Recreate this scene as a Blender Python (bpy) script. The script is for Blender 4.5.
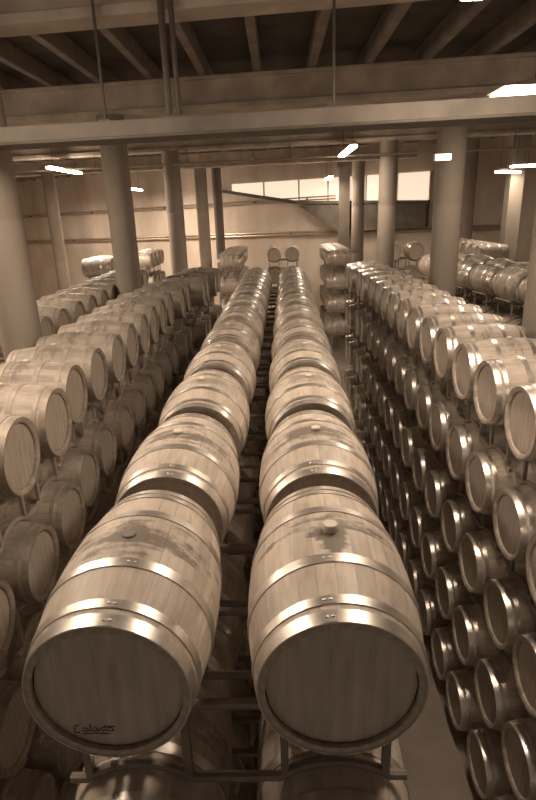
import bpy, math, random
from mathutils import Matrix, Vector
random.seed(7)
for o in list(bpy.data.objects): bpy.data.objects.remove(o)
SC = bpy.context.scene; COL = SC.collection
PI = math.pi
HC = 6.02                                  # camera height above the cellar floor
# ------------------------------------------------------------------ camera
def make_camera():
    f, p, r, yw = 552.2, .3322, .0357, .0264
    cy, sy, cp, sp, cr, sr = math.cos(yw), math.sin(yw), math.cos(p), math.sin(p), math.cos(r), math.sin(r)
    fwd = Vector((-sy*cp, cy*cp, -sp)); r0 = Vector((cy, sy, 0)); d0 = fwd.cross(r0)
    rt = cr*r0 + sr*d0; dn = -sr*r0 + cr*d0
    cd = bpy.data.cameras.new('camera'); co = bpy.data.objects.new('camera', cd); COL.objects.link(co)
    m = Matrix((rt, -dn, -fwd)).transposed().to_4x4(); m.translation = (0, 0, HC)
    co.matrix_world = m
    cd.sensor_fit = 'VERTICAL'; cd.sensor_height = 36; cd.lens = f/800*36
    cd.clip_start = .05; cd.clip_end = 200
    SC.camera = co
make_camera()
# ------------------------------------------------------------------ world and exposure
LT = (1.0, .80, .61)                       # sepia: part of the tint is in the light,
def S(v): return (v, v*.86, v*.73, 1)      # the rest in every surface
w = bpy.data.worlds.new('world'); SC.world = w; w.use_nodes = True
bg = w.node_tree.nodes['Background']; bg.inputs[0].default_value = (*LT, 1); bg.inputs[1].default_value = .19
vs = SC.view_settings; vs.view_transform = 'Standard'; vs.look = 'None'; vs.gamma = 1; vs.use_curve_mapping = False
vs.exposure = 0.0
LAMP = 1.0                                 # common factor on every lamp

# ------------------------------------------------------------------ materials
def nt(name):
    m = bpy.data.materials.new(name); m.use_nodes = True
    t = m.node_tree; b = t.nodes['Principled BSDF']
    return m, t, b
def N(t, kind, **k):
    n = t.nodes.new(kind)
    for a, v in k.items():
        if a.startswith('i_'): n.inputs[int(a[2:])].default_value = v
        else: setattr(n, a, v)
    return n
def math_(t, op, a, b=None, c=None):
    n = t.nodes.new('ShaderNodeMath'); n.operation = op
    for i, x in enumerate((a, b, c)):
        if x is None: continue
        if isinstance(x, (int, float)): n.inputs[i].default_value = x
        else: t.links.new(x, n.inputs[i])
    return n.outputs[0]
def ramp(t, fac, stops):
    n = t.nodes.new('ShaderNodeValToRGB'); e = n.color_ramp.elements
    while len(e) < len(stops): e.new(.5)
    for q, (p, c) in zip(e, stops): q.position = p; q.color = c
    t.links.new(fac, n.inputs[0]); return n.outputs[0]
def mixc(t, fac, a, b, mode='MIX'):
    n = t.nodes.new('ShaderNodeMix'); n.data_type = 'RGBA'; n.blend_type = mode
    for i, x in ((0, fac), (6, a), (7, b)):
        if isinstance(x, (int, float, tuple)): n.inputs[i].default_value = x
        else: t.links.new(x, n.inputs[i])
    return n.outputs[2]
def plain(name, v, rough=.6, metal=0, noise=.25, scale=6, bump=0, stretch=(1, 1, 1), spec=.4, world=False, S=S):
    m, t, b = nt(name)
    tc = N(t, 'ShaderNodeTexCoord'); mp = N(t, 'ShaderNodeMapping'); mp.inputs['Scale'].default_value = stretch
    if world:
        g = N(t, 'ShaderNodeNewGeometry'); t.links.new(g.outputs['Position'], mp.inputs[0])
    else: t.links.new(tc.outputs['Object'], mp.inputs[0])
    nz = N(t, 'ShaderNodeTexNoise'); nz.inputs['Scale'].default_value = scale; nz.inputs['Detail'].default_value = 5
    t.links.new(mp.outputs[0], nz.inputs[0])
    c = ramp(t, nz.outputs[0], [(.3, S(v*(1-noise))), (.7, S(v*(1+noise)))])
    t.links.new(c, b.inputs['Base Color'])
    b.inputs['Roughness'].default_value = rough; b.inputs['Metallic'].default_value = metal
    b.inputs['Specular IOR Level'].default_value = spec
    if bump:
        bp = N(t, 'ShaderNodeBump'); bp.inputs['Strength'].default_value = bump; bp.inputs['Distance'].default_value = .02
        t.links.new(nz.outputs[0], bp.inputs['Height']); t.links.new(bp.outputs[0], b.inputs['Normal'])
    return m
def wood(name, v, ref=None, staves=28, stain=.6, tone=.16, drip=0.0, rnd=None):
    """oak stave wood: grain along the barrel, one tone per stave, wine stain round the bung hole.
    ref = the barrel's root when each stave is an object of its own."""
    m, t, b = nt(name)
    tc = N(t, 'ShaderNodeTexCoord')
    if ref: tc.object = ref
    oi = N(t, 'ShaderNodeObjectInfo')
    rv = math_(t, 'MULTIPLY', oi.outputs['Random'], 37.0)
    sx = N(t, 'ShaderNodeSeparateXYZ'); t.links.new(tc.outputs['Object'], sx.inputs[0])
    X, Y, Z = sx.outputs
    off = N(t, 'ShaderNodeCombineXYZ'); 
    if ref: off.inputs[0].default_value = rnd or 3.0
    else: t.links.new(rv, off.inputs[0])
    add = N(t, 'ShaderNodeVectorMath', operation='ADD'); t.links.new(tc.outputs['Object'], add.inputs[0]); t.links.new(off.outputs[0], add.inputs[1])
    mp = N(t, 'ShaderNodeMapping'); mp.inputs['Scale'].default_value = (26, 2.2, 26); t.links.new(add.outputs[0], mp.inputs[0])
    gr = N(t, 'ShaderNodeTexNoise'); gr.inputs['Scale'].default_value = 1.6; gr.inputs['Detail'].default_value = 6; t.links.new(mp.outputs[0], gr.inputs[0])
    base = ramp(t, gr.outputs[0], [(.25, S(v*.78)), (.5, S(v)), (.8, S(v*1.12))])
    ang = math_(t, 'MULTIPLY', math_(t, 'ADD', math_(t, 'ARCTAN2', X, Z), PI), staves/(2*PI))
    wn = N(t, 'ShaderNodeTexWhiteNoise', noise_dimensions='1D')
    t.links.new(math_(t, 'ADD', math_(t, 'FLOOR', ang), math_(t, 'FLOOR', rv) if not ref else float(rnd or 3)), wn.inputs['W'])
    tv = math_(t, 'ADD', math_(t, 'MULTIPLY', wn.outputs['Value'], 2*tone), 1-tone*1.2)
    if not ref:
        tv = math_(t, 'MULTIPLY', tv, math_(t, 'ADD', math_(t, 'MULTIPLY', oi.outputs['Random'], .25), .87))
    base = mixc(t, 1.0, base, tv, 'MULTIPLY')
    pa = N(t, 'ShaderNodeTexNoise'); pa.inputs['Scale'].default_value = 3.2; pa.inputs['Detail'].default_value = 6; pa.inputs['Roughness'].default_value = .65; t.links.new(add.outputs[0], pa.inputs[0])
    pr_ = N(t, 'ShaderNodeMapRange'); pr_.inputs['From Min'].default_value = .3; pr_.inputs['From Max'].default_value = .7; pr_.inputs['To Min'].default_value = .80; pr_.inputs['To Max'].default_value = 1.10; t.links.new(pa.outputs[0], pr_.inputs[0])
    base = mixc(t, 1.0, base, pr_.outputs[0], 'MULTIPLY')
    # blotches of spilt wine
    bl = N(t, 'ShaderNodeTexNoise'); bl.inputs['Scale'].default_value = 7.5; bl.inputs['Detail'].default_value = 8; bl.inputs['Roughness'].default_value = .7
    t.links.new(add.outputs[0], bl.inputs[0])
    mr = N(t, 'ShaderNodeMapping'); mr.inputs['Scale'].default_value = (5, 30, 5); t.links.new(add.outputs[0], mr.inputs[0])
    rn = N(t, 'ShaderNodeTexNoise'); rn.inputs['Scale'].default_value = 1.0; rn.inputs['Detail'].default_value = 5; t.links.new(mr.outputs[0], rn.inputs[0])
    dist = math_(t, 'SQRT', math_(t, 'ADD', math_(t, 'POWER', math_(t, 'MULTIPLY', X, .62), 2), math_(t, 'POWER', math_(t, 'MULTIPLY', Y, 1.7), 2)))
    up = math_(t, 'GREATER_THAN', Z, .05)
    near = math_(t, 'SUBTRACT', .95, math_(t, 'MULTIPLY', dist, 4.2))
    st = math_(t, 'ADD', near, math_(t, 'ADD', math_(t, 'MULTIPLY', math_(t, 'SUBTRACT', bl.outputs[0], .5), 3.0), math_(t, 'MULTIPLY', math_(t, 'SUBTRACT', rn.outputs[0], .5), 2.2)))
    if drip:
        dx = math_(t, 'ABSOLUTE', math_(t, 'ADD', X, math_(t, 'MULTIPLY', math_(t, 'SUBTRACT', bl.outputs[0], .5), .12)))
        dr = math_(t, 'MULTIPLY', math_(t, 'LESS_THAN', Y, .02), math_(t, 'GREATER_THAN', Y, -drip))
        st = math_(t, 'ADD', st, math_(t, 'MULTIPLY', dr, math_(t, 'SUBTRACT', 1.5, math_(t, 'MULTIPLY', dx, 26))))
    sm = N(t, 'ShaderNodeMapRange'); sm.inputs['From Min'].default_value = .12; sm.inputs['From Max'].default_value = .62; t.links.new(st, sm.inputs[0])
    sf = math_(t, 'MULTIPLY', math_(t, 'MULTIPLY', sm.outputs[0], up), stain)
    sp = N(t, 'ShaderNodeMapRange'); sp.inputs['From Min'].default_value = .66; sp.inputs['From Max'].default_value = .70; t.links.new(bl.outputs[0], sp.inputs[0])
    sf = math_(t, 'MAXIMUM', sf, math_(t, 'MULTIPLY', sp.outputs[0], .28))
    base = mixc(t, sf, base, S(v*.30))
    t.links.new(base, b.inputs['Base Color'])
    b.inputs['Roughness'].default_value = .5; b.inputs['Specular IOR Level'].default_value = .35
    bp = N(t, 'ShaderNodeBump'); bp.inputs['Strength'].default_value = .12; bp.inputs['Distance'].default_value = .01
    t.links.new(gr.outputs[0], bp.inputs['Height']); t.links.new(bp.outputs[0], b.inputs['Normal'])
    return m
def emit(name, strength):
    m, t, b = nt(name)
    b.inputs['Base Color'].default_value = S(.8); b.inputs['Emission Color'].default_value = (*LT, 1)
    b.inputs['Emission Strength'].default_value = strength
    return m
M = {}
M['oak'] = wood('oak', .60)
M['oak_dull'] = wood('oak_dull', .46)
M['head'] = plain('head_oak', .50, .6, noise=.16, scale=3, stretch=(9, 9, 1.2))
M['hoop'] = plain('galvanised_hoop', .68, .34, .80, noise=.16, scale=14, spec=.5, S=lambda v: (v, v*.93, v*.86, 1))
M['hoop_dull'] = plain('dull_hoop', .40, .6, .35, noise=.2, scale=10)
M['bung_dark'] = plain('dark_bung', .24, .7, noise=.1)
M['bung'] = plain('bung', .72, .6, noise=.08)
M['oak_plain'] = plain('oak_plain', .55, .55, noise=.2, scale=5)
M['endgrain'] = plain('oak_end_grain', .42, .7, noise=.2, scale=30)
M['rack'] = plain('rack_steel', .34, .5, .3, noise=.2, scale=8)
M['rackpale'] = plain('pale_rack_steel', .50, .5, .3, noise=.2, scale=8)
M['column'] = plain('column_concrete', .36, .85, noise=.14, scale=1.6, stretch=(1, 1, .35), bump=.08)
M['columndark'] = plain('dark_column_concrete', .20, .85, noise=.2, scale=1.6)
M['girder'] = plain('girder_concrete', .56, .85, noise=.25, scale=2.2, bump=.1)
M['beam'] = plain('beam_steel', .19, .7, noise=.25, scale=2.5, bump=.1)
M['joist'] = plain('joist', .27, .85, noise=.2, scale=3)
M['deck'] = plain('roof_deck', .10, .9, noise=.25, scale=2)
M['wall'] = plain('wall_concrete', .66, .85, noise=.16, scale=.8, stretch=(1, 1, .5), bump=.06)
M['floor'] = plain('floor_concrete', .34, .55, noise=.25, scale=1.3, bump=.05)
M['rail'] = plain('wall_rail_steel', .55, .35, .6, noise=.15)
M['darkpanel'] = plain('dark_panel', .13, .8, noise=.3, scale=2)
M['housing'] = plain('lamp_housing', .5, .5, noise=.05)
M['glow'] = emit('window_glow', .85)  # emission paints lamplight on the upper concrete of the far wall
M['rod'] = plain('hanger_rod', .13, .6, .3, noise=.1)
M['ink'] = plain('ink', .12, .8, noise=.1)

# ------------------------------------------------------------------ mesh helpers
class MB:
    def __init__(s): s.v, s.f, s.m = [], [], []
    def add(s, v, f, mi=0):
        o = len(s.v); s.v += [tuple(x) for x in v]; s.f += [tuple(i+o for i in q) for q in f]; s.m += [mi]*len(f); return s
    def box(s, c, d, mi=0, bev=0, rz=0):
        x, y, z = [k/2 for k in d]
        if bev:
            v = []
            for (a, b_, q) in ((x-bev, y-bev, -z), (x, y, -z+bev), (x, y, z-bev), (x-bev, y-bev, z)):
                v += [(-a, -b_, q), (a, -b_, q), (a, b_, q), (-a, b_, q)]
            f = [(3, 2, 1, 0), (12, 13, 14, 15)]
            for k in range(3): f += [(k*4+i, k*4+(i+1) % 4, k*4+4+(i+1) % 4, k*4+4+i) for i in range(4)]
        else:
            v = [(i*x, j*y, k*z) for k in (-1, 1) for i, j in ((-1, -1), (1, -1), (1, 1), (-1, 1))]
            f = [(3, 2, 1, 0), (4, 5, 6, 7)]+[(i, (i+1) % 4, 4+(i+1) % 4, 4+i) for i in range(4)]
        cr, sr = math.cos(rz), math.sin(rz)
        v = [(a*cr-b_*sr+c[0], a*sr+b_*cr+c[1], q+c[2]) for a, b_, q in v]
        return s.add(v, f, mi)
    def lathe(s, prof, n, mi=0, axis='y', closed=False, mod=None):
        """prof = list of (radius, along); closed joins last to first"""
        v = []
        for r, a in prof:
            for i in range(n):
                t = 2*PI*i/n; rr = r-(mod(i) if mod and r > .29 else 0)
                v.append((rr*math.sin(t), a, rr*math.cos(t)) if axis == 'y' else (rr*math.cos(t), rr*math.sin(t), a))
        k = len(prof); f = []
        for j in range(k if closed else k-1):
            p, q = j*n, ((j+1) % k)*n
            for i in range(n):
                i2 = (i+1) % n
                f.append((p+i, p+i2, q+i2, q+i) if axis == 'y' else (p+i, p+i2, q+i2, q+i))
        s.add(v, f, mi); return s
    def disc(s, r, a, n, mi=0, flip=False, axis='y'):
        v = [(r*math.sin(2*PI*i/n), a, r*math.cos(2*PI*i/n)) if axis == 'y' else (r*math.cos(2*PI*i/n), r*math.sin(2*PI*i/n), a) for i in range(n)]
        f = tuple(range(n)); s.add(v, [f[::-1] if flip else f], mi); return s
    def tube(s, pts, r, n=8, mi=0, square=False):
        pts = [Vector(p) for p in pts]; L = len(pts); v = []
        up = Vector((0, 0, 1))
        for i, p in enumerate(pts):
            a = pts[max(i-1, 0)]; b = pts[min(i+1, L-1)]; d = (b-a).normalized()
            sd = d.cross(up)
            if sd.length < .1: sd = d.cross(Vector((0, 1, 0)))
            sd.normalize(); u2 = sd.cross(d).normalized()
            for k in range(n):
                t = 2*PI*(k+(.5 if square else 0))/n; v.append(p+sd*(r*math.cos(t))+u2*(r*math.sin(t)))
        f = [tuple(range(n))[::-1], tuple((L-1)*n+k for k in range(n))]
        for i in range(L-1):
            f += [(i*n+k, i*n+(k+1) % n, (i+1)*n+(k+1) % n, (i+1)*n+k) for k in range(n)]
        return s.add(v, f, mi)
    def mesh(s, name, mats, smooth=True):
        me = bpy.data.meshes.new(name); me.from_pydata(s.v, [], s.f)
        import bmesh
        bm = bmesh.new(); bm.from_mesh(me); bmesh.ops.recalc_face_normals(bm, faces=bm.faces); bm.to_mesh(me); bm.free()
        for m in (mats if isinstance(mats, (list, tuple)) else [mats]): me.materials.append(m)
        me.polygons.foreach_set('material_index', s.m)
        if smooth:
            me.polygons.foreach_set('use_smooth', [True]*len(me.polygons)); me.set_sharp_from_angle(angle=math.radians(38))
        return me
    def build(s, name, mats, parent=None, smooth=True, loc=None):
        return link(name, s.mesh(name, mats, smooth), parent, loc)
def link(name, data, parent=None, loc=None, rot=None):
    o = bpy.data.objects.new(name, data); COL.objects.link(o)
    if parent: o.parent = parent
    if loc: o.location = loc
    if rot: o.rotation_euler = rot
    return o
def tag(o, label, cat, group=None):
    o['label'] = label; o['category'] = cat
    if group: o['group'] = group
    return o
def struct(o): o['kind'] = 'structure'; return o
def empty(name, loc, rz=0):
    o = bpy.data.objects.new(name, None); COL.objects.link(o); o.location = loc; o.rotation_euler = (0, 0, rz); o.empty_display_size = .1; return o

# ------------------------------------------------------------------ the room
GR = -.126                                  # the building's cross lines run a little askew to the barrel rows
WALLY, WALLS = 30.8, -.62                   # far wall: Y = WALLY + WALLS * X
wall_y = lambda X: WALLY+WALLS*X
ZT = HC+2.45                                # underside of the joists
fl = struct(MB().box((-4, 19, -.1), (36, 50, .2)).build('floor', M['floor'], smooth=False))
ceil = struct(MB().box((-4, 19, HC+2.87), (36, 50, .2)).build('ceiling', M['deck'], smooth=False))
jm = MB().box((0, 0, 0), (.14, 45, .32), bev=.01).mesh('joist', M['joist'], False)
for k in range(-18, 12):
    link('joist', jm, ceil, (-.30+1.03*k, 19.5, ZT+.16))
wa = math.atan(WALLS); wl = math.hypot(1, WALLS)
def wu(X): return X*wl                      # along-wall coordinate of a world X
far = struct(MB().box((0, .15, 4.4), (44, .3, 8.8)).build('wall_far', M['wall'], smooth=False)); far.location = (-3.0, wall_y(-3.0), 0); far.rotation_euler = (0, 0, wa)
wlft = struct(MB().box((-21.2, 18, 4.4), (.3, 54, 8.8)).build('wall_left', M['wall'], smooth=False))
wrgt = struct(MB().box((13.2, 10, 4.4), (.3, 34, 8.8)).build('wall_right', M['wall'], smooth=False))

def girder(y0, x0, x1, label, fw=.60):
    L = (x1-x0)*math.hypot(1, GR); cx = (x0+x1)/2
    g = empty('roof_girder', (cx, y0+GR*cx, HC+1.88), math.atan(GR))
    MB().box((0, 0, .285), (L, fw*.56, .47), bev=.015).build('web', M['girder'], g, False)
    MB().box((0, 0, .03), (L, fw, .10), bev=.012).build('bottom_flange', M['girder'], g, False)
    MB().box((0, 0, .535), (L, fw*.9, .06), bev=.01).build('top_flange', M['girder'], g, False)
    tag(g, label, 'girder'); return g
girder(6.35, -20.5, 12.8, 'dark roof girder over the two thickest columns, above the hanging beam', .40)
girder(12.0, -20.5, 12.8, 'roof girder carried by the column with the small lit box')
g3 = girder(19.1, -20.5, 12.8, 'roof girder with a thin conduit running along its front')
MB().tube([(-6, -.36, -.42), (12, -.36, -.42)], .03).build('conduit', M['rail'], g3)
for x in (-5, -2.0, 1.1, 4.4, 7.6, 11): MB().tube([(x, -.36, -.42), (x, -.36, .0), (x, -.28, .02)], .012, 6).build('strap', M['rod'], g3)
girder(26.4, -20.5, 6.0, 'roof girder closest to the far concrete wall')

# lower beam slung between the first columns, with its hangers
b = empty('hanging_beam', (-.2, 6.05, HC+.72), math.atan(GR))
MB().box((0, 0, .085), (9.6, .38, .16), bev=.012).build('beam_body', M['beam'], b, False)
MB().box((0, 0, .005), (9.6, .43, .03), bev=.005).build('bottom_plate', M['rod'], b, False)
for x, r, n in ((-.87, .035, 10), (-.77, .028, 10), (-1.55, .016, 8), (.78, .014, 8)):
    MB().tube([(x, .05, .16), (x, .05, 1.76)], r, n).build('hanger_rod', M['rod'], b)
    MB().box((x, .05, .19), (.12, .12, .04), bev=.006).build('rod_plate', M['rod'], b, False)
tag(b, 'pale horizontal beam slung on rods across both thick columns', 'beam')

def column(X, Y, d, label, mat='column', square=False, top=1.86):
    c = empty('concrete_column', (X, Y, 0))
    h = HC+top
    if square:
        MB().box((0, 0, h/2), (d, d, h), bev=.02).build('shaft', M[mat], c, False)
        MB().box((0, 0, h-.35), (d+.14, d+.14, .7), bev=.02).build('capital', M[mat], c, False)
    else:
        r = d/2; pr = [(r, .0)]
        for z in (2.0, 4.0, 6.0): pr += [(r, z-.012), (r-.004, z), (r, z+.012)]
        pr += [(r, h)]
        MB().lathe(pr, 48, axis='z').disc(r, h, 48, axis='z').build('shaft', M[mat], c)
    MB().box((0, 0, .06), (d+.24, d+.24, .12), bev=.02).build('plinth', M[mat], c, False)
    tag(c, label, 'column')
column(-3.33, 6.95, .50, 'thick round concrete column standing behind the bent-tube barrel stack')
column(-3.27, 12.2, .54, 'round concrete column rising between two rows of lying barrels, bare shaft')
column(-3.38, 19.4, .56, 'round concrete column between bare column and slim pale column')
column(-3.45, 27.2, .56, 'slim pale round column next to a dark slim one')
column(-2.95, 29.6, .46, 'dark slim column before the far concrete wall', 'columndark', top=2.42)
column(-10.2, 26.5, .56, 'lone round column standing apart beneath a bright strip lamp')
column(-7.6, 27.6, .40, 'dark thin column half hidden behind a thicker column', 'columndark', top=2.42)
column(3.27, 6.78, .53, 'thick round concrete column behind the glinting stack, its top at the hanging beam', top=2.42)
column(3.46, 11.9, .56, 'round concrete column carrying a small lit box')
column(3.52, 18.7, .56, 'round concrete column between slim column and the lit-box column')
column(3.65, 26.3, .56, 'slim round column beside a dark square one')
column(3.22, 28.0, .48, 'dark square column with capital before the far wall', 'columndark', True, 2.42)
column(8.35, 20.9, .46, 'pale square column among the barrels beyond the glinting stack', 'column', True, 2.42)
column(8.14, 25.0, .50, 'distant column before dark doorway of the far wall', 'column', top=2.42)

# far wall: rails, glow painted as lit concrete, dark block painted as shade
def on_wall(X, z, out): # point in front of the far wall
    return (X-out*.527, wall_y(X)-out*.85, z)
def rail(z0, z1, xs, label, r=.05):
    o = empty('wall_rail', on_wall(xs[0], 0, 0))
    base = Vector(o.location)
    P = lambda X, dz, out: Vector(on_wall(X, HC+z0+(z1-z0)*(X-xs[0])/(xs[1]-xs[0])+dz, out))-base
    for dz in (-.06, .07):
        MB().tube([P(xs[0], dz, .16), P(xs[1], dz, .16)], r).build('pipe', M['rail'], o)
    n = 8
    for k in range(n):
        X = xs[0]+(xs[1]-xs[0])*(k+.5)/n
        MB().tube([P(X, 0, -.01), P(X, 0, .2)], .035, 4).build('bracket', M['rod'], o, False)
    tag(o, label, 'rail')
rail(.06, .46, (-19, 3.0), 'upper pair of pipes along far wall, level with lit band', .035)
rail(-1.72, -1.02, (-19.5, 10), 'lower pair of thick pipes along the far wall', .05)
wi = struct(empty('window_1', on_wall(0, 0, 0))); wb = Vector(wi.location)  # glowing panels stand in for lamp-lit concrete, no glazing here
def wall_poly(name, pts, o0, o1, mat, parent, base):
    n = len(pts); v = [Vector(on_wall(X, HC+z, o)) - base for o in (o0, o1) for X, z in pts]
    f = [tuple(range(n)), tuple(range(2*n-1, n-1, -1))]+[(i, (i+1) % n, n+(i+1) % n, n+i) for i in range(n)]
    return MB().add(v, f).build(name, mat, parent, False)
ledge = lambda X: 1.02-.185*(X+2.4) if X < 1.2 else .354-.035*(X-1.2)
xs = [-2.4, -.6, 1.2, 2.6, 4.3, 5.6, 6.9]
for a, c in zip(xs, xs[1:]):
    wall_poly('pane', [(a+.03, ledge(a)), (c-.03, ledge(c)), (c-.03, 1.35), (a+.03, 1.35)], .02, .06, M['glow'], wi, wb)
    wall_poly('mullion', [(c-.03, ledge(c)), (c+.03, ledge(c)), (c+.03, 1.35), (c-.03, 1.35)], .01, .10, M['wall'], wi, wb)
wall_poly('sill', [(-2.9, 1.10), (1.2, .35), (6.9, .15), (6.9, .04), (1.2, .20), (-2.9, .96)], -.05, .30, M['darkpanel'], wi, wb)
en = empty('stair_enclosure', on_wall(4, 0, 0)); eb = Vector(en.location)  # solid dark block, its colour paints the shade of a wall opening
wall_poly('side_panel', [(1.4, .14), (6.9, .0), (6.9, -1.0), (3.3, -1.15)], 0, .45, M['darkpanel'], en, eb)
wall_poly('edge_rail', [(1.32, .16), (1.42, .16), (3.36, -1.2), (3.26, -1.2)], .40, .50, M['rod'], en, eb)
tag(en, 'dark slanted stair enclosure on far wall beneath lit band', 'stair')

# two small ceiling fittings
for X, Y, z, dl in ((-.95, 12.9, 2.05, 'just behind the lit-box column girder'), (-.75, 20.3, 1.62, 'just behind the conduit girder')):
    d = empty('ceiling_detector', (X, Y, HC+z))
    MB().lathe([(.001, -.05), (.05, -.05), (.075, 0), (.06, .05), (.001, .05)], 16, axis='z').build('dome', M['bung'], d)
    MB().tube([(0, 0, .05), (0, 0, ZT-HC-z)], .012, 6).build('stem', M['rod'], d)
    tag(d, 'small pale detector on a stem, '+dl, 'detector', 'ceiling detectors')

# ------------------------------------------------------------------ lamps
TM = {}
def tube_mat(v):
    v = max(6, round(v, 0))
    if v not in TM: TM[v] = emit('lamp_tube', v)
    return TM[v]
def lamp(X, Y, z, length, watts, label, rz=0.0, width=.20, cable=True, group=None, side=.5):
    o = empty('strip_lamp', (X, Y, HC+z), rz)
    # housing with sloping sides, open below, tube diffuser hanging under it
    h = length/2; wd = width/2
    v = [(-wd, -h, .05), (wd, -h, .05), (wd, h, .05), (-wd, h, .05), (-wd*.5, -h, .12), (wd*.5, -h, .12), (wd*.5, h, .12), (-wd*.5, h, .12)]
    MB().add(v, [(3, 2, 1, 0), (4, 5, 6, 7), (0, 1, 5, 4), (1, 2, 6, 5), (2, 3, 7, 6), (3, 0, 4, 7)]).build('housing', M['housing'], o, False)
    MB().box((0, 0, .015), (width*.9, length*.98, .07), bev=.015).build('diffuser', tube_mat(side*watts*LAMP/(PI*(2*width*.9*length+.14*(length+width)))), o, False)
    if cable:
        for y in (-h*.7, h*.7): MB().tube([(0, y, .12), (0, y, ZT-HC-z)], .008, 6).build('cable', M['rod'], o)
    tag(o, label, 'lamp', group)
    ld = bpy.data.lights.new('lamp_light', 'AREA'); ld.shape = 'RECTANGLE'; ld.size = width*.9; ld.size_y = length*.98
    ld.energy = (1-side)*watts*LAMP; ld.color = LT
    lo = link('lamp_light', ld, o, (0, 0, -.03))
lamp(1.52, 3.75, 1.46, 2.5, 175, 'strip lamp hung above the glinting barrel stack, ahead of hanging beam')
lamp(2.03, 17.0, 1.45, 2.9, 230, 'strip lamp hung before the conduit, above barrel aisle')
lamp(-7.08, 20.0, 1.45, 2.9, 800, 'bright strip lamp above the lone round column')
lamp(-7.3, 30.5, 1.2, 2.6, 850, 'small distant strip lamp near the far wall rails')
lamp(2.35, 26.6, 1.2, 2.6, 230, 'distant strip lamp before the lit band of the far wall')
lamp(3.85, 9.0, 1.45, .75, 150, 'broad bright panel lamp right behind the hanging beam', 0, 1.35)
lamp(8.05, 19.4, 1.03, .5, 60, 'short wide lamp panel near the pale square column', 0, .9)
lamp(7.75, 20.0, .89, 1.4, 60, 'small slanted strip lamp by the pale square column', -.9, .16)
lamp(-2.95, 3.7, 1.7, 2.5, 230, 'strip lamp hung above the bent-tube barrel stack, before the hanging beam')
lamp(-7.08, 8.0, 1.45, 2.9, 620, 'strip lamp hung beyond the thick column of the bent-tube stack')
lamp(-13.1, 34.0, .95, 1.2, 420, 'small distant lamp half hidden by the lone round column')
bx = empty('lit_box', (3.02, 10.9, HC+.78))
lbm = MB().box((0, 0, 0), (.30, .10, .13), bev=.01).build('box_body', M['housing'], bx, False)
MB().box((0, -.055, -.0), (.27, .012, .10), bev=.004).build('lens', tube_mat(6), bx, False)
MB().tube([(0, .04, 0), (.33, .76, 0)], .012, 6).build('arm', M['rod'], bx)
tag(bx, 'small rectangular lit box hung in front of round column', 'lamp')

# ------------------------------------------------------------------ barrels
BL, RH, RB = .95, .298, .352
rad = lambda y: RH+(RB-RH)*(1-(2*y/BL)**2)
HOOPS = [(-.475, -.425), (-.400, -.363), (-.203, -.155), (.155, .203), (.363, .400), (.425, .475)]
YS = [BL*(-.5+k/14) for k in range(15)]
def body_profile(off=-.003):
    e = BL/2-.002
    return [(.254, -e+.05), (.256, -e+.012), (.272, -e)] + [(rad(y)+off, max(-e, min(e, y))) for y in YS] + [(.272, e), (.256, e-.012), (.254, e-.05)]
def mk_body(n, mod): return MB().lathe(body_profile(), n, mod=mod)
groove = lambda i: .0022 if i % 4 == 0 else 0
def mk_hoop(y0, y1, n=64, mb=None, mi=0):
    ys = [y0, (y0+y1)/2, y1]
    pr = [(rad(y)+.0015, y) for y in ys]; pr = [(rad(y0)-.004, y0)]+pr+[(rad(y1)-.004, y1)]
    return (mb or MB()).lathe(pr, n, mi)
def mk_head(sgn, n=48, mb=None, mi=0):
    a = sgn*(BL/2-.026); mb = mb or MB()
    # shallow bevelled disc: rim, then flat field
    mb.lathe([(.2545, a-sgn*.02), (.2545, a-sgn*.004), (.238, a)], n, mi); mb.disc(.238, a, n, mi, flip=sgn > 0); return mb
def mk_bung(mb=None, mi=0, r=.028, h=.03):
    mb = mb or MB(); k = len(mb.v)
    z0 = RB-.012
    t = MB().lathe([(r*.8, z0), (r, z0+h*.5), (r, z0+h*.85), (r*.85, z0+h)], 16, axis='z').disc(r*.85, z0+h, 16, axis='z')
    return mb.add(t.v, t.f, mi)
ME = {'body': mk_body(112, groove).mesh('barrel_body', M['oak']),
      'head_f': mk_head(-1).mesh('head', M['head']), 'head_r': mk_head(1).mesh('head', M['head']),
      'hoops': [mk_hoop(*h).mesh('hoop', M['hoop']) for h in HOOPS], 'bung': mk_bung().mesh('bung', M['bung'])}
fm = mk_body(28, None)
mk_head(-1, 24, fm, 1); mk_head(1, 24, fm, 1)
for h in HOOPS: mk_hoop(*h, 28, fm, 2)
mk_bung(fm, 3)
ME['far'] = fm.mesh('oak_barrel', [M['oak'], M['head'], M['hoop'], M['bung']])
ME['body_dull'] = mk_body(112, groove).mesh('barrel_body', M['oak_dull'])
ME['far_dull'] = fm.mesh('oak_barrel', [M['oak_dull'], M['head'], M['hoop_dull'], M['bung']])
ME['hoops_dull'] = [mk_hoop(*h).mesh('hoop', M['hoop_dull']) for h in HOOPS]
COUNT = 0
HIDDEN = []; HIDDEN_RACKS = []
def barrel(loc, rz, label, group, detail, stuff=False, dull=''):
    global COUNT
    rnd = random.uniform(-.05, .05)
    mw = Matrix.Translation(loc) @ Matrix.Rotation(rz, 4, 'Z') @ Matrix.Rotation(rnd, 4, 'Y')
    if stuff: HIDDEN.append(mw); return
    COUNT += 1
    if not detail:
        o = link('oak_barrel', ME['far'+dull], None, loc, (0, 0, rz))
    else:
        o = empty('oak_barrel', loc, rz)
        link('body', ME['body'+dull], o); link('head', ME['head_f'], o); link('head', ME['head_r'], o)
        for h in ME['hoops'+dull]: link('hoop', h, o)
        link('bung', ME['bung'], o)
    o.matrix_world = mw
    return tag(o, label, 'barrel', group)
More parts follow.
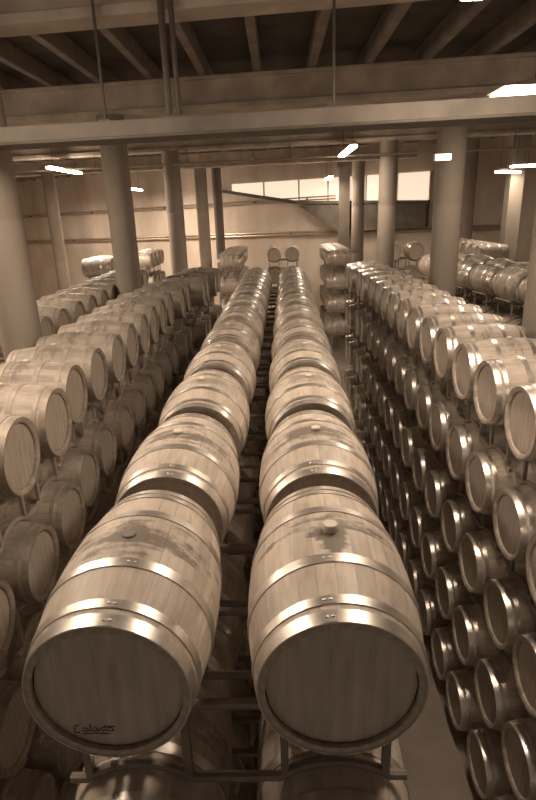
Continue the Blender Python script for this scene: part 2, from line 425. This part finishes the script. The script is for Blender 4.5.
# hero barrels: every stave and head board is a piece of its own
NS = 28
def stave_mesh():
    v, f = [], []; hw = PI/NS-.0013; K = len(YS)
    e = BL/2-.002
    for y in YS:
        yc = max(-e, min(e, y)); ro = rad(y)-.003; ri = ro-.026
        for q in (-1, -.6, 0, .6, 1):
            rr = ro-(.0007 if abs(q) == 1 else 0); v.append((rr*math.sin(hw*q), yc, rr*math.cos(hw*q)))
        for q in (1, -1): v.append((ri*math.sin(hw*q), yc, ri*math.cos(hw*q)))
    for k in range(K-1):
        for j in range(7): f.append((k*7+j, k*7+(j+1) % 7, k*7+7+(j+1) % 7, k*7+7+j))
    e_ = [tuple(range(7)), tuple((K-1)*7+j for j in range(7))]
    mb = MB().add(v, f); k0 = len(mb.f); mb.f += e_; mb.m += [1, 1]
    return mb
NB = 7
def board_meshes(sgn):
    out = []; R = .2685; a = sgn*(BL/2-.026); wdt = 2*R/NB
    for k in range(NB):
        x0, x1 = -R+k*wdt+.0002, -R+(k+1)*wdt-.0002; n = 7; xs_ = [x0+(x1-x0)*i/(n-1) for i in range(n)]
        zt = [math.sqrt(max(R*R-x*x, 1e-5)) for x in xs_]
        ring = [(x, z) for x, z in zip(xs_, zt)]+[(x, -z) for x, z in zip(xs_[::-1], zt[::-1])]
        m = len(ring); da = random.uniform(-.0005, .0005)
        v = [(x, a+sgn*da, z) for x, z in ring]+[(x, a-sgn*.022, z) for x, z in ring]
        out.append(MB().add(v, [tuple(range(m)), tuple(range(2*m-1, m-1, -1))]+[(i, (i+1) % m, m+(i+1) % m, m+i) for i in range(m)]))
    return out
RIV = MB().lathe([(.001, .004), (.004, .0035), (.0065, .0015), (.007, 0)], 10, axis='z').mesh('rivet', M['hoop'])
def hero(loc, rz, label, group, seed, drip, v=.60, stain=.92, rivang=.05, bung=(.028, .03)):
    global COUNT; COUNT += 1
    o = empty('oak_barrel', loc, rz)
    o.matrix_world = Matrix.Translation(loc) @ Matrix.Rotation(rz, 4, 'Z')
    wm = wood('oak_%d' % seed, v, o, stain=stain, drip=drip, rnd=seed*1.7, tone=.09)
    hm = plain('head_oak_%d' % seed, .50, .6, noise=.16, scale=3, stretch=(9, 9, 1.2))
    sm = stave_mesh().mesh('stave', [wm, M['endgrain']])
    for k in range(NS): link('stave', sm, o, None, (0, 2*PI*(k+.5)/NS, 0))
    for sg in (-1, 1):
        if sg == 1 and seed > 2: link('head', ME['head_r'], o); continue
        hd = empty('head', (0, 0, 0)); hd.parent = o
        for bm_ in board_meshes(sg): bm_.build('head_board', hm, hd, False)
    for i, (h, me) in enumerate(zip(HOOPS, ME['hoops'])):
        hp = link('hoop', me, o); yc = (h[0]+h[1])/2
        if h[0] < 0:
            # lap of the band and two rivets
            for q in (0, .07):
                t = rivang-.05*(i != 2)+q; R_ = rad(yc)+.0015
                rv = link('rivet', RIV, hp, (R_*math.sin(t), yc, R_*math.cos(t)), (0, t, 0))
            t0 = rivang-.05*(i != 2)-.04; K = 5
            lp = MB(); vv = []
            for s in range(K):
                t = t0+.16*s/(K-1)
                for yy in (h[0]+.002, h[1]-.002):
                    R_ = rad(yy)+.0028; vv.append((R_*math.sin(t), yy, R_*math.cos(t)))
                for yy in (h[1]-.002, h[0]+.002):
                    R_ = rad(yy)+.0012; vv.append((R_*math.sin(t), yy, R_*math.cos(t)))
            ff = [(0, 1, 2, 3), tuple(4*(K-1)+j for j in range(4))]+[(4*s+j, 4*s+(j+1) % 4, 4*s+4+(j+1) % 4, 4*s+4+j) for s in range(K-1) for j in range(4)]
            lp.add(vv, ff).build('lap', M['hoop'], hp)
    mk_bung(None, 0, *bung).build('bung', M['bung_dark' if seed == 1 else 'bung'], o)
    return tag(o, label, 'barrel', group)

# ------------------------------------------------------------------ racks (two barrels each)
PITCH = .95
def rack_meshes(sp, mat, foot=None):
    """cradle rails dipping under both barrels, arched saddles over the pair below, short posts, two ties"""
    tr = .021; yr = .27; rc = rad(yr)+tr+.003; out = []
    def rail_pts(y, sgn, z0):
        pts = []; A = math.radians(40)
        ends = sp/2+.30
        zf = z0+sgn*rc*math.cos(A)
        pts.append((-ends, y, zf))
        for cx in (-sp/2, sp/2):
            for k in range(9):
                t = -A+2*A*k/8; pts.append((cx+rc*math.sin(t), y, z0+sgn*rc*math.cos(t)))
        pts.append((ends, y, zf)); return pts
    ztop = -rc*math.cos(math.radians(36)); zb = -PITCH+rc*math.cos(math.radians(36))
    if foot is not None: zb = foot
    for y in (-yr, yr):
        out.append(('cradle_rail', MB().tube(rail_pts(y, -1, 0), tr)))
        if foot is None: out.append(('saddle_rail', MB().tube(rail_pts(y, 1, -PITCH), tr)))
        for cx in (-sp/2, sp/2):
            for s in (-1, 1):
                x = cx+s*rc*math.sin(math.radians(36))
                out.append(('post', MB().tube([(x, y, ztop), (x, y, zb)], .023, 4, square=True)))
    for x in (-sp/2-.28, sp/2+.28):
        z = -rc*math.cos(math.radians(40))
        out.append(('tie_bar', MB().tube([(x, -yr, z), (x, yr, z)], tr*.9)))
    return [(n, m.mesh(n, mat)) for n, m in out], out
def rack_set(sp, mat, foot):
    a, raw = rack_meshes(sp, mat); c, raw2 = rack_meshes(sp, mat, foot)
    j = MB(); [j.add(m.v, m.f) for n, m in raw]; k = MB(); [k.add(m.v, m.f) for n, m in raw2]
    return {'parts': a, 'fparts': c, 'far': j.mesh('barrel_rack', mat), 'ffar': k.mesh('barrel_rack', mat)}
def rack(rs, loc, rz, label, group, detail, bottom, stuff=False):
    if stuff:
        HIDDEN_RACKS.append((rs['ffar' if bottom else 'far'], Matrix.Translation(loc) @ Matrix.Rotation(rz, 4, 'Z'))); return
    if detail:
        o = empty('barrel_rack', loc, rz)
        for n, me in rs['fparts' if bottom else 'parts']: link(n, me, o)
    else: o = link('barrel_rack', rs['ffar' if bottom else 'far'], None, loc, (0, 0, rz))
    return tag(o, label, 'rack', group)

TIER = ['top', 'second', 'third', 'fourth', 'bottom']
ORDN = ['first', 'second', 'third', 'fourth', 'fifth', 'sixth', 'seventh', 'eighth', 'ninth', 'tenth', 'eleventh', 'twelfth', 'thirteenth', 'fourteenth', 'fifteenth', 'sixteenth', 'seventeenth', 'eighteenth', 'nineteenth', 'twentieth']
def side_stack(xf, face, pairs, H0, mat, barrel_lab, rack_lab, grp, near=0, jit=.006, xoff={}, tiers=5, hide=lambda k, l: False, dull=''):
    """barrels lie across the aisle, heads in the plane x = xf; face = +1 heads look to +X"""
    rz = PI/2*face; sp = .715; rs = rack_set(sp, mat, -(HC-H0-PITCH*(tiers-1)))
    n = len(pairs)
    for k, y0 in enumerate(pairs):
        for l in range(tiers):
            z = HC-H0-PITCH*l; det = y0 < near; st = hide(k, l)
            xc = xf-face*(BL/2)+xoff.get(k, 0); tn = 'bottom' if l == tiers-1 else TIER[l]
            rack(rs, (xc, y0+sp/2, z), rz, '{} steel rack from far-wall end, {}'.format(ORDN[n-1-k], rack_lab.format(tn)), grp+' racks', det, l == tiers-1, st)
            for q in (0, 1):
                barrel((xc+random.uniform(-jit, jit), y0+sp*q, z), rz, '{}, {} from far-wall end'.format(barrel_lab.format(tn), ORDN[2*n-1-2*k-q]), grp, det, st, dull)
# glinting stack by the bare aisle
side_stack(1.918, -1, [2.0+1.5*k for k in range(9)], 1.71, M['rack'],
           'oak barrel in {} tier of glinting stack along bare aisle',
           '{} tier of glinting stack', 'barrels of the glinting stack', 8.5, xoff={7: -.06, 8: -.14}, hide=lambda k, l: k == 0 and l < 2 and False)
# stack with pale bent tubes
side_stack(-2.03, 1, [2.36, 3.80, 5.30, 6.73]+[8.16+1.45*k for k in range(5)], 1.71, M['rackpale'],
           'dull oak barrel in {} tier of pale bent-tube stack',
           '{} tier of pale bent-tube stack', 'barrels of the dull stack', 8.5,
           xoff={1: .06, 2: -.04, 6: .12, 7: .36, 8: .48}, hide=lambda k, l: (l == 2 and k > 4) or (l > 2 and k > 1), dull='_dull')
# twin rows down the middle
CX, SPC, CH, CY, CS, CA = (-.6446+.1826)/2, .8272, 1.5976, 1.4907, 1.0907, .0135
FOOTC = -(HC-CH-4*PITCH)
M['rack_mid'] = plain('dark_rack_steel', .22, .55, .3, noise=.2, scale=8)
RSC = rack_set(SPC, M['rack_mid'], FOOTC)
hero_lab = {(0, 0): 'foremost oak barrel with handwritten script low on its dark head',
            (0, 1): 'foremost oak barrel with pale standing bung and dark wine run',
            (1, 0): 'oak barrel directly behind the one with handwritten script, top tier',
            (1, 1): 'oak barrel directly behind the one with pale bung and wine run'}
ORD = ['', '', 'second', 'third', 'fourth', 'fifth', 'sixth', 'seventh', 'eighth', 'ninth', 'tenth', 'eleventh', 'twelfth', 'last']
heroes = {}
for i in range(11):
    y = CY+BL/2+i*CS; dx = CA*i*CS
    for l in range(5):
        z = HC-CH-PITCH*l; st = l > 1 and i > 0
        where = 'front rack' if i == 0 else '%s rack behind the front one' % ORDN[i-1]
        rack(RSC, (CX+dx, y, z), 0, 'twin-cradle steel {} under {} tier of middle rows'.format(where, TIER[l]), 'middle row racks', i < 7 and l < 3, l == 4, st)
        for s in (0, 1):
            x = CX+(s-.5)*SPC+dx; row = 'script-headed' if s == 0 else 'pale-bung'
            if l == 0 and i < 2:
                heroes[i, s] = hero((x, y, z), 0, hero_lab[i, s], 'foremost barrels of the twin rows', 1+s+2*i, .16 if (i, s) == (0, 1) else 0, bung=(.033, .042) if (i, s) == (0, 1) else (.028, .016 if i == 0 else .028), rivang=(.12, -.12)[s])
            elif l == 0:
                barrel((x, y+random.uniform(-.004, .004), z), 0, 'oak barrel in top tier, {} behind the {} front barrel'.format(ORDN[i-1], row), 'twin middle rows', i < 7)
            else:
                barrel((x, y+random.uniform(-.006, .006), z), 0, 'oak barrel in {} tier beneath the {}{} front barrel'.format(TIER[l], '' if i == 0 else ORDN[i-1]+' behind ', row), 'twin middle rows', l == 1 and i < 3, st)
# handwriting on the head of the first barrel
def script(parent):
    pts = []
    def stroke(pp):
        w_ = .0010; mb = MB(); v = []
        for i, (x, z) in enumerate(pp):
            a = pp[max(i-1, 0)]; c = pp[min(i+1, len(pp)-1)]; dx, dz = c[0]-a[0], c[1]-a[1]; L = math.hypot(dx, dz) or 1
            nx, nz = -dz/L*w_, dx/L*w_
            v += [(x+nx, 0, z+nz), (x-nx, 0, z-nz), (x+nx, .0022, z+nz), (x-nx, .0022, z-nz)]
        f = []
        for i in range(len(pp)-1):
            for p, q in ((0, 1), (1, 3), (3, 2), (2, 0)): f.append((4*i+p, 4*i+q, 4*i+4+q, 4*i+4+p))
        return v, f
    def loop(x, z, rx, rz, t0, t1, n=10): return [(x+rx*math.cos(t0+(t1-t0)*k/n), z+rz*math.sin(t0+(t1-t0)*k/n)) for k in range(n+1)]
    S_ = []
    S_.append(loop(-.092, .012, .010, .008, .6, 4.2)+loop(-.092, -.006, .012, .009, 2.2, 5.8))      # e
    x = -.062
    def a_(x): return loop(x, 0, .009, .009, .5, 6.6)+[(x+.009, -.006), (x+.014, -.009)]
    S_.append(a_(x)); S_.append([(x+.014, -.009), (x+.024, .020), (x+.021, .026), (x+.018, .0), (x+.024, -.009)])
    S_.append(a_(x+.036)); S_.append([(x+.050, -.008), (x+.052, .008), (x+.054, -.008), (x+.060, .008), (x+.065, -.008), (x+.070, -.004)])
    S_.append([(x+.076, .022), (x+.074, -.004), (x+.080, -.009)]); S_.append([(x+.064, .010), (x+.112, .015)]); S_.append(a_(x+.094))
    S_.append([(-.075, -.020), (-.02, -.018), (.03, -.021)])
    mb = MB()
    for s_ in S_: mb.add(*stroke(s_))
    o = mb.build('handwriting', M['ink'], parent, False); o.location = (-.05, -(BL/2-.026)-.0030, -.19); o['label'] = 'dark handwritten script'
script(heroes[0, 0])

# ------------------------------------------------------------------ other stacks further off
top_only = lambda k, l: l > 0
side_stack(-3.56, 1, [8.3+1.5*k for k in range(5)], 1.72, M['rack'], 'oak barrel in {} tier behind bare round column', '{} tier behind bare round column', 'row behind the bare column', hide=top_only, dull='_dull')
side_stack(-1.50, 1, [23.1+1.5*k for k in range(4)], 2.00, M['rack'], 'oak barrel in {} tier before dark slim column', '{} tier before dark slim column', 'far stack by the dark slim column', tiers=4, hide=lambda k, l: k > 0 and l > 1)
side_stack(1.98, -1, [23.0+1.5*k for k in range(3)], 1.92, M['rack'], 'oak barrel in {} tier before dark square column', '{} tier before dark square column', 'far stack by the dark square column', tiers=4, hide=lambda k, l: k > 0 and l > 1)
side_stack(6.6, -1, [19.0+1.5*k for k in range(3)], 1.66, M['rack'], 'oak barrel in {} tier behind pale square column', '{} tier behind pale square column', 'far stack behind the pale square column', hide=top_only)
side_stack(-5.2, 1, [23.4, 24.9], 1.84, M['rack'], 'oak barrel in {} tier of pile beyond bare column', '{} tier beyond the bare column', 'far pile beyond the bare column', hide=top_only)
side_stack(-5.45, 1, [18.6], 1.64, M['rack'], 'oak barrel in {} tier of lone short pile', '{} tier of lone short pile', 'lone short pile of barrels', hide=top_only)
def row_stack(x0, y0, n, slope, H0, lab, grp, cs=1.05, show=1, tiers=5):
    rz = math.atan(-slope); rs = rack_set(SPC, M['rack'], -(HC-H0-PITCH*(tiers-1)))
    for i in range(n):
        y = y0+i*cs; xm = x0+slope*i*cs
        for l in range(tiers):
            z = HC-H0-PITCH*l; st = l >= show; tn = TIER[l]
            rack(rs, (xm, y, z), rz, '{} steel rack from far-wall end, {} tier {}'.format(ORDN[n-1-i], tn, lab), grp+' racks', False, l == tiers-1, st)
            for s_, side in ((-.5, 'oak barrel'), (.5, 'rear oak barrel')):
                barrel((xm+s_*SPC*math.cos(rz), y+s_*SPC*math.sin(rz), z), rz, '{}, {} from far-wall end, {} tier {}'.format(side, ORDN[n-1-i], tn, lab), grp, False, st)
row_stack(5.45, 10.6, 6, -.13, 1.66, 'of twin row beyond glinting stack', 'twin row beyond the glinting stack')
row_stack(4.75, 21.8, 1, 0, 1.66, 'between slim column and square column', 'pile between slim and square columns', show=2)
row_stack(.24, 26.0, 1, 0, 1.92, 'of end pair before far wall', 'end pair before the far wall', show=2, tiers=4)
# tiers that only peep out between others: one joined heap of barrels, one of racks
def join(name, items, mats, label, cat):
    mb = MB()
    for me, mw in items:
        mi = [p.material_index for p in me.polygons]; o = len(mb.v)
        mb.v += [tuple(mw @ v.co) for v in me.vertices]
        mb.f += [tuple(i+o for i in p.vertices) for p in me.polygons]; mb.m += mi
    me = bpy.data.meshes.new(name); me.from_pydata(mb.v, [], mb.f)
    for m in mats: me.materials.append(m)
    me.polygons.foreach_set('material_index', mb.m); me.polygons.foreach_set('use_smooth', [True]*len(me.polygons)); me.set_sharp_from_angle(angle=math.radians(38))
    o = link(name, me); tag(o, label, cat); o['kind'] = 'stuff'
join('stacked_barrels', [(ME['far'], m) for m in HIDDEN], [M['oak_plain'], M['head'], M['hoop_dull'], M['bung']], 'shadowed oak barrels in the lower tiers between the stacks', 'barrels')
join('stacked_racks', HIDDEN_RACKS, [M['rack']], 'shadowed steel racks in the lower tiers between the stacks', 'racks')
print('barrels', COUNT, 'hidden', len(HIDDEN), 'objects', len(bpy.data.objects))
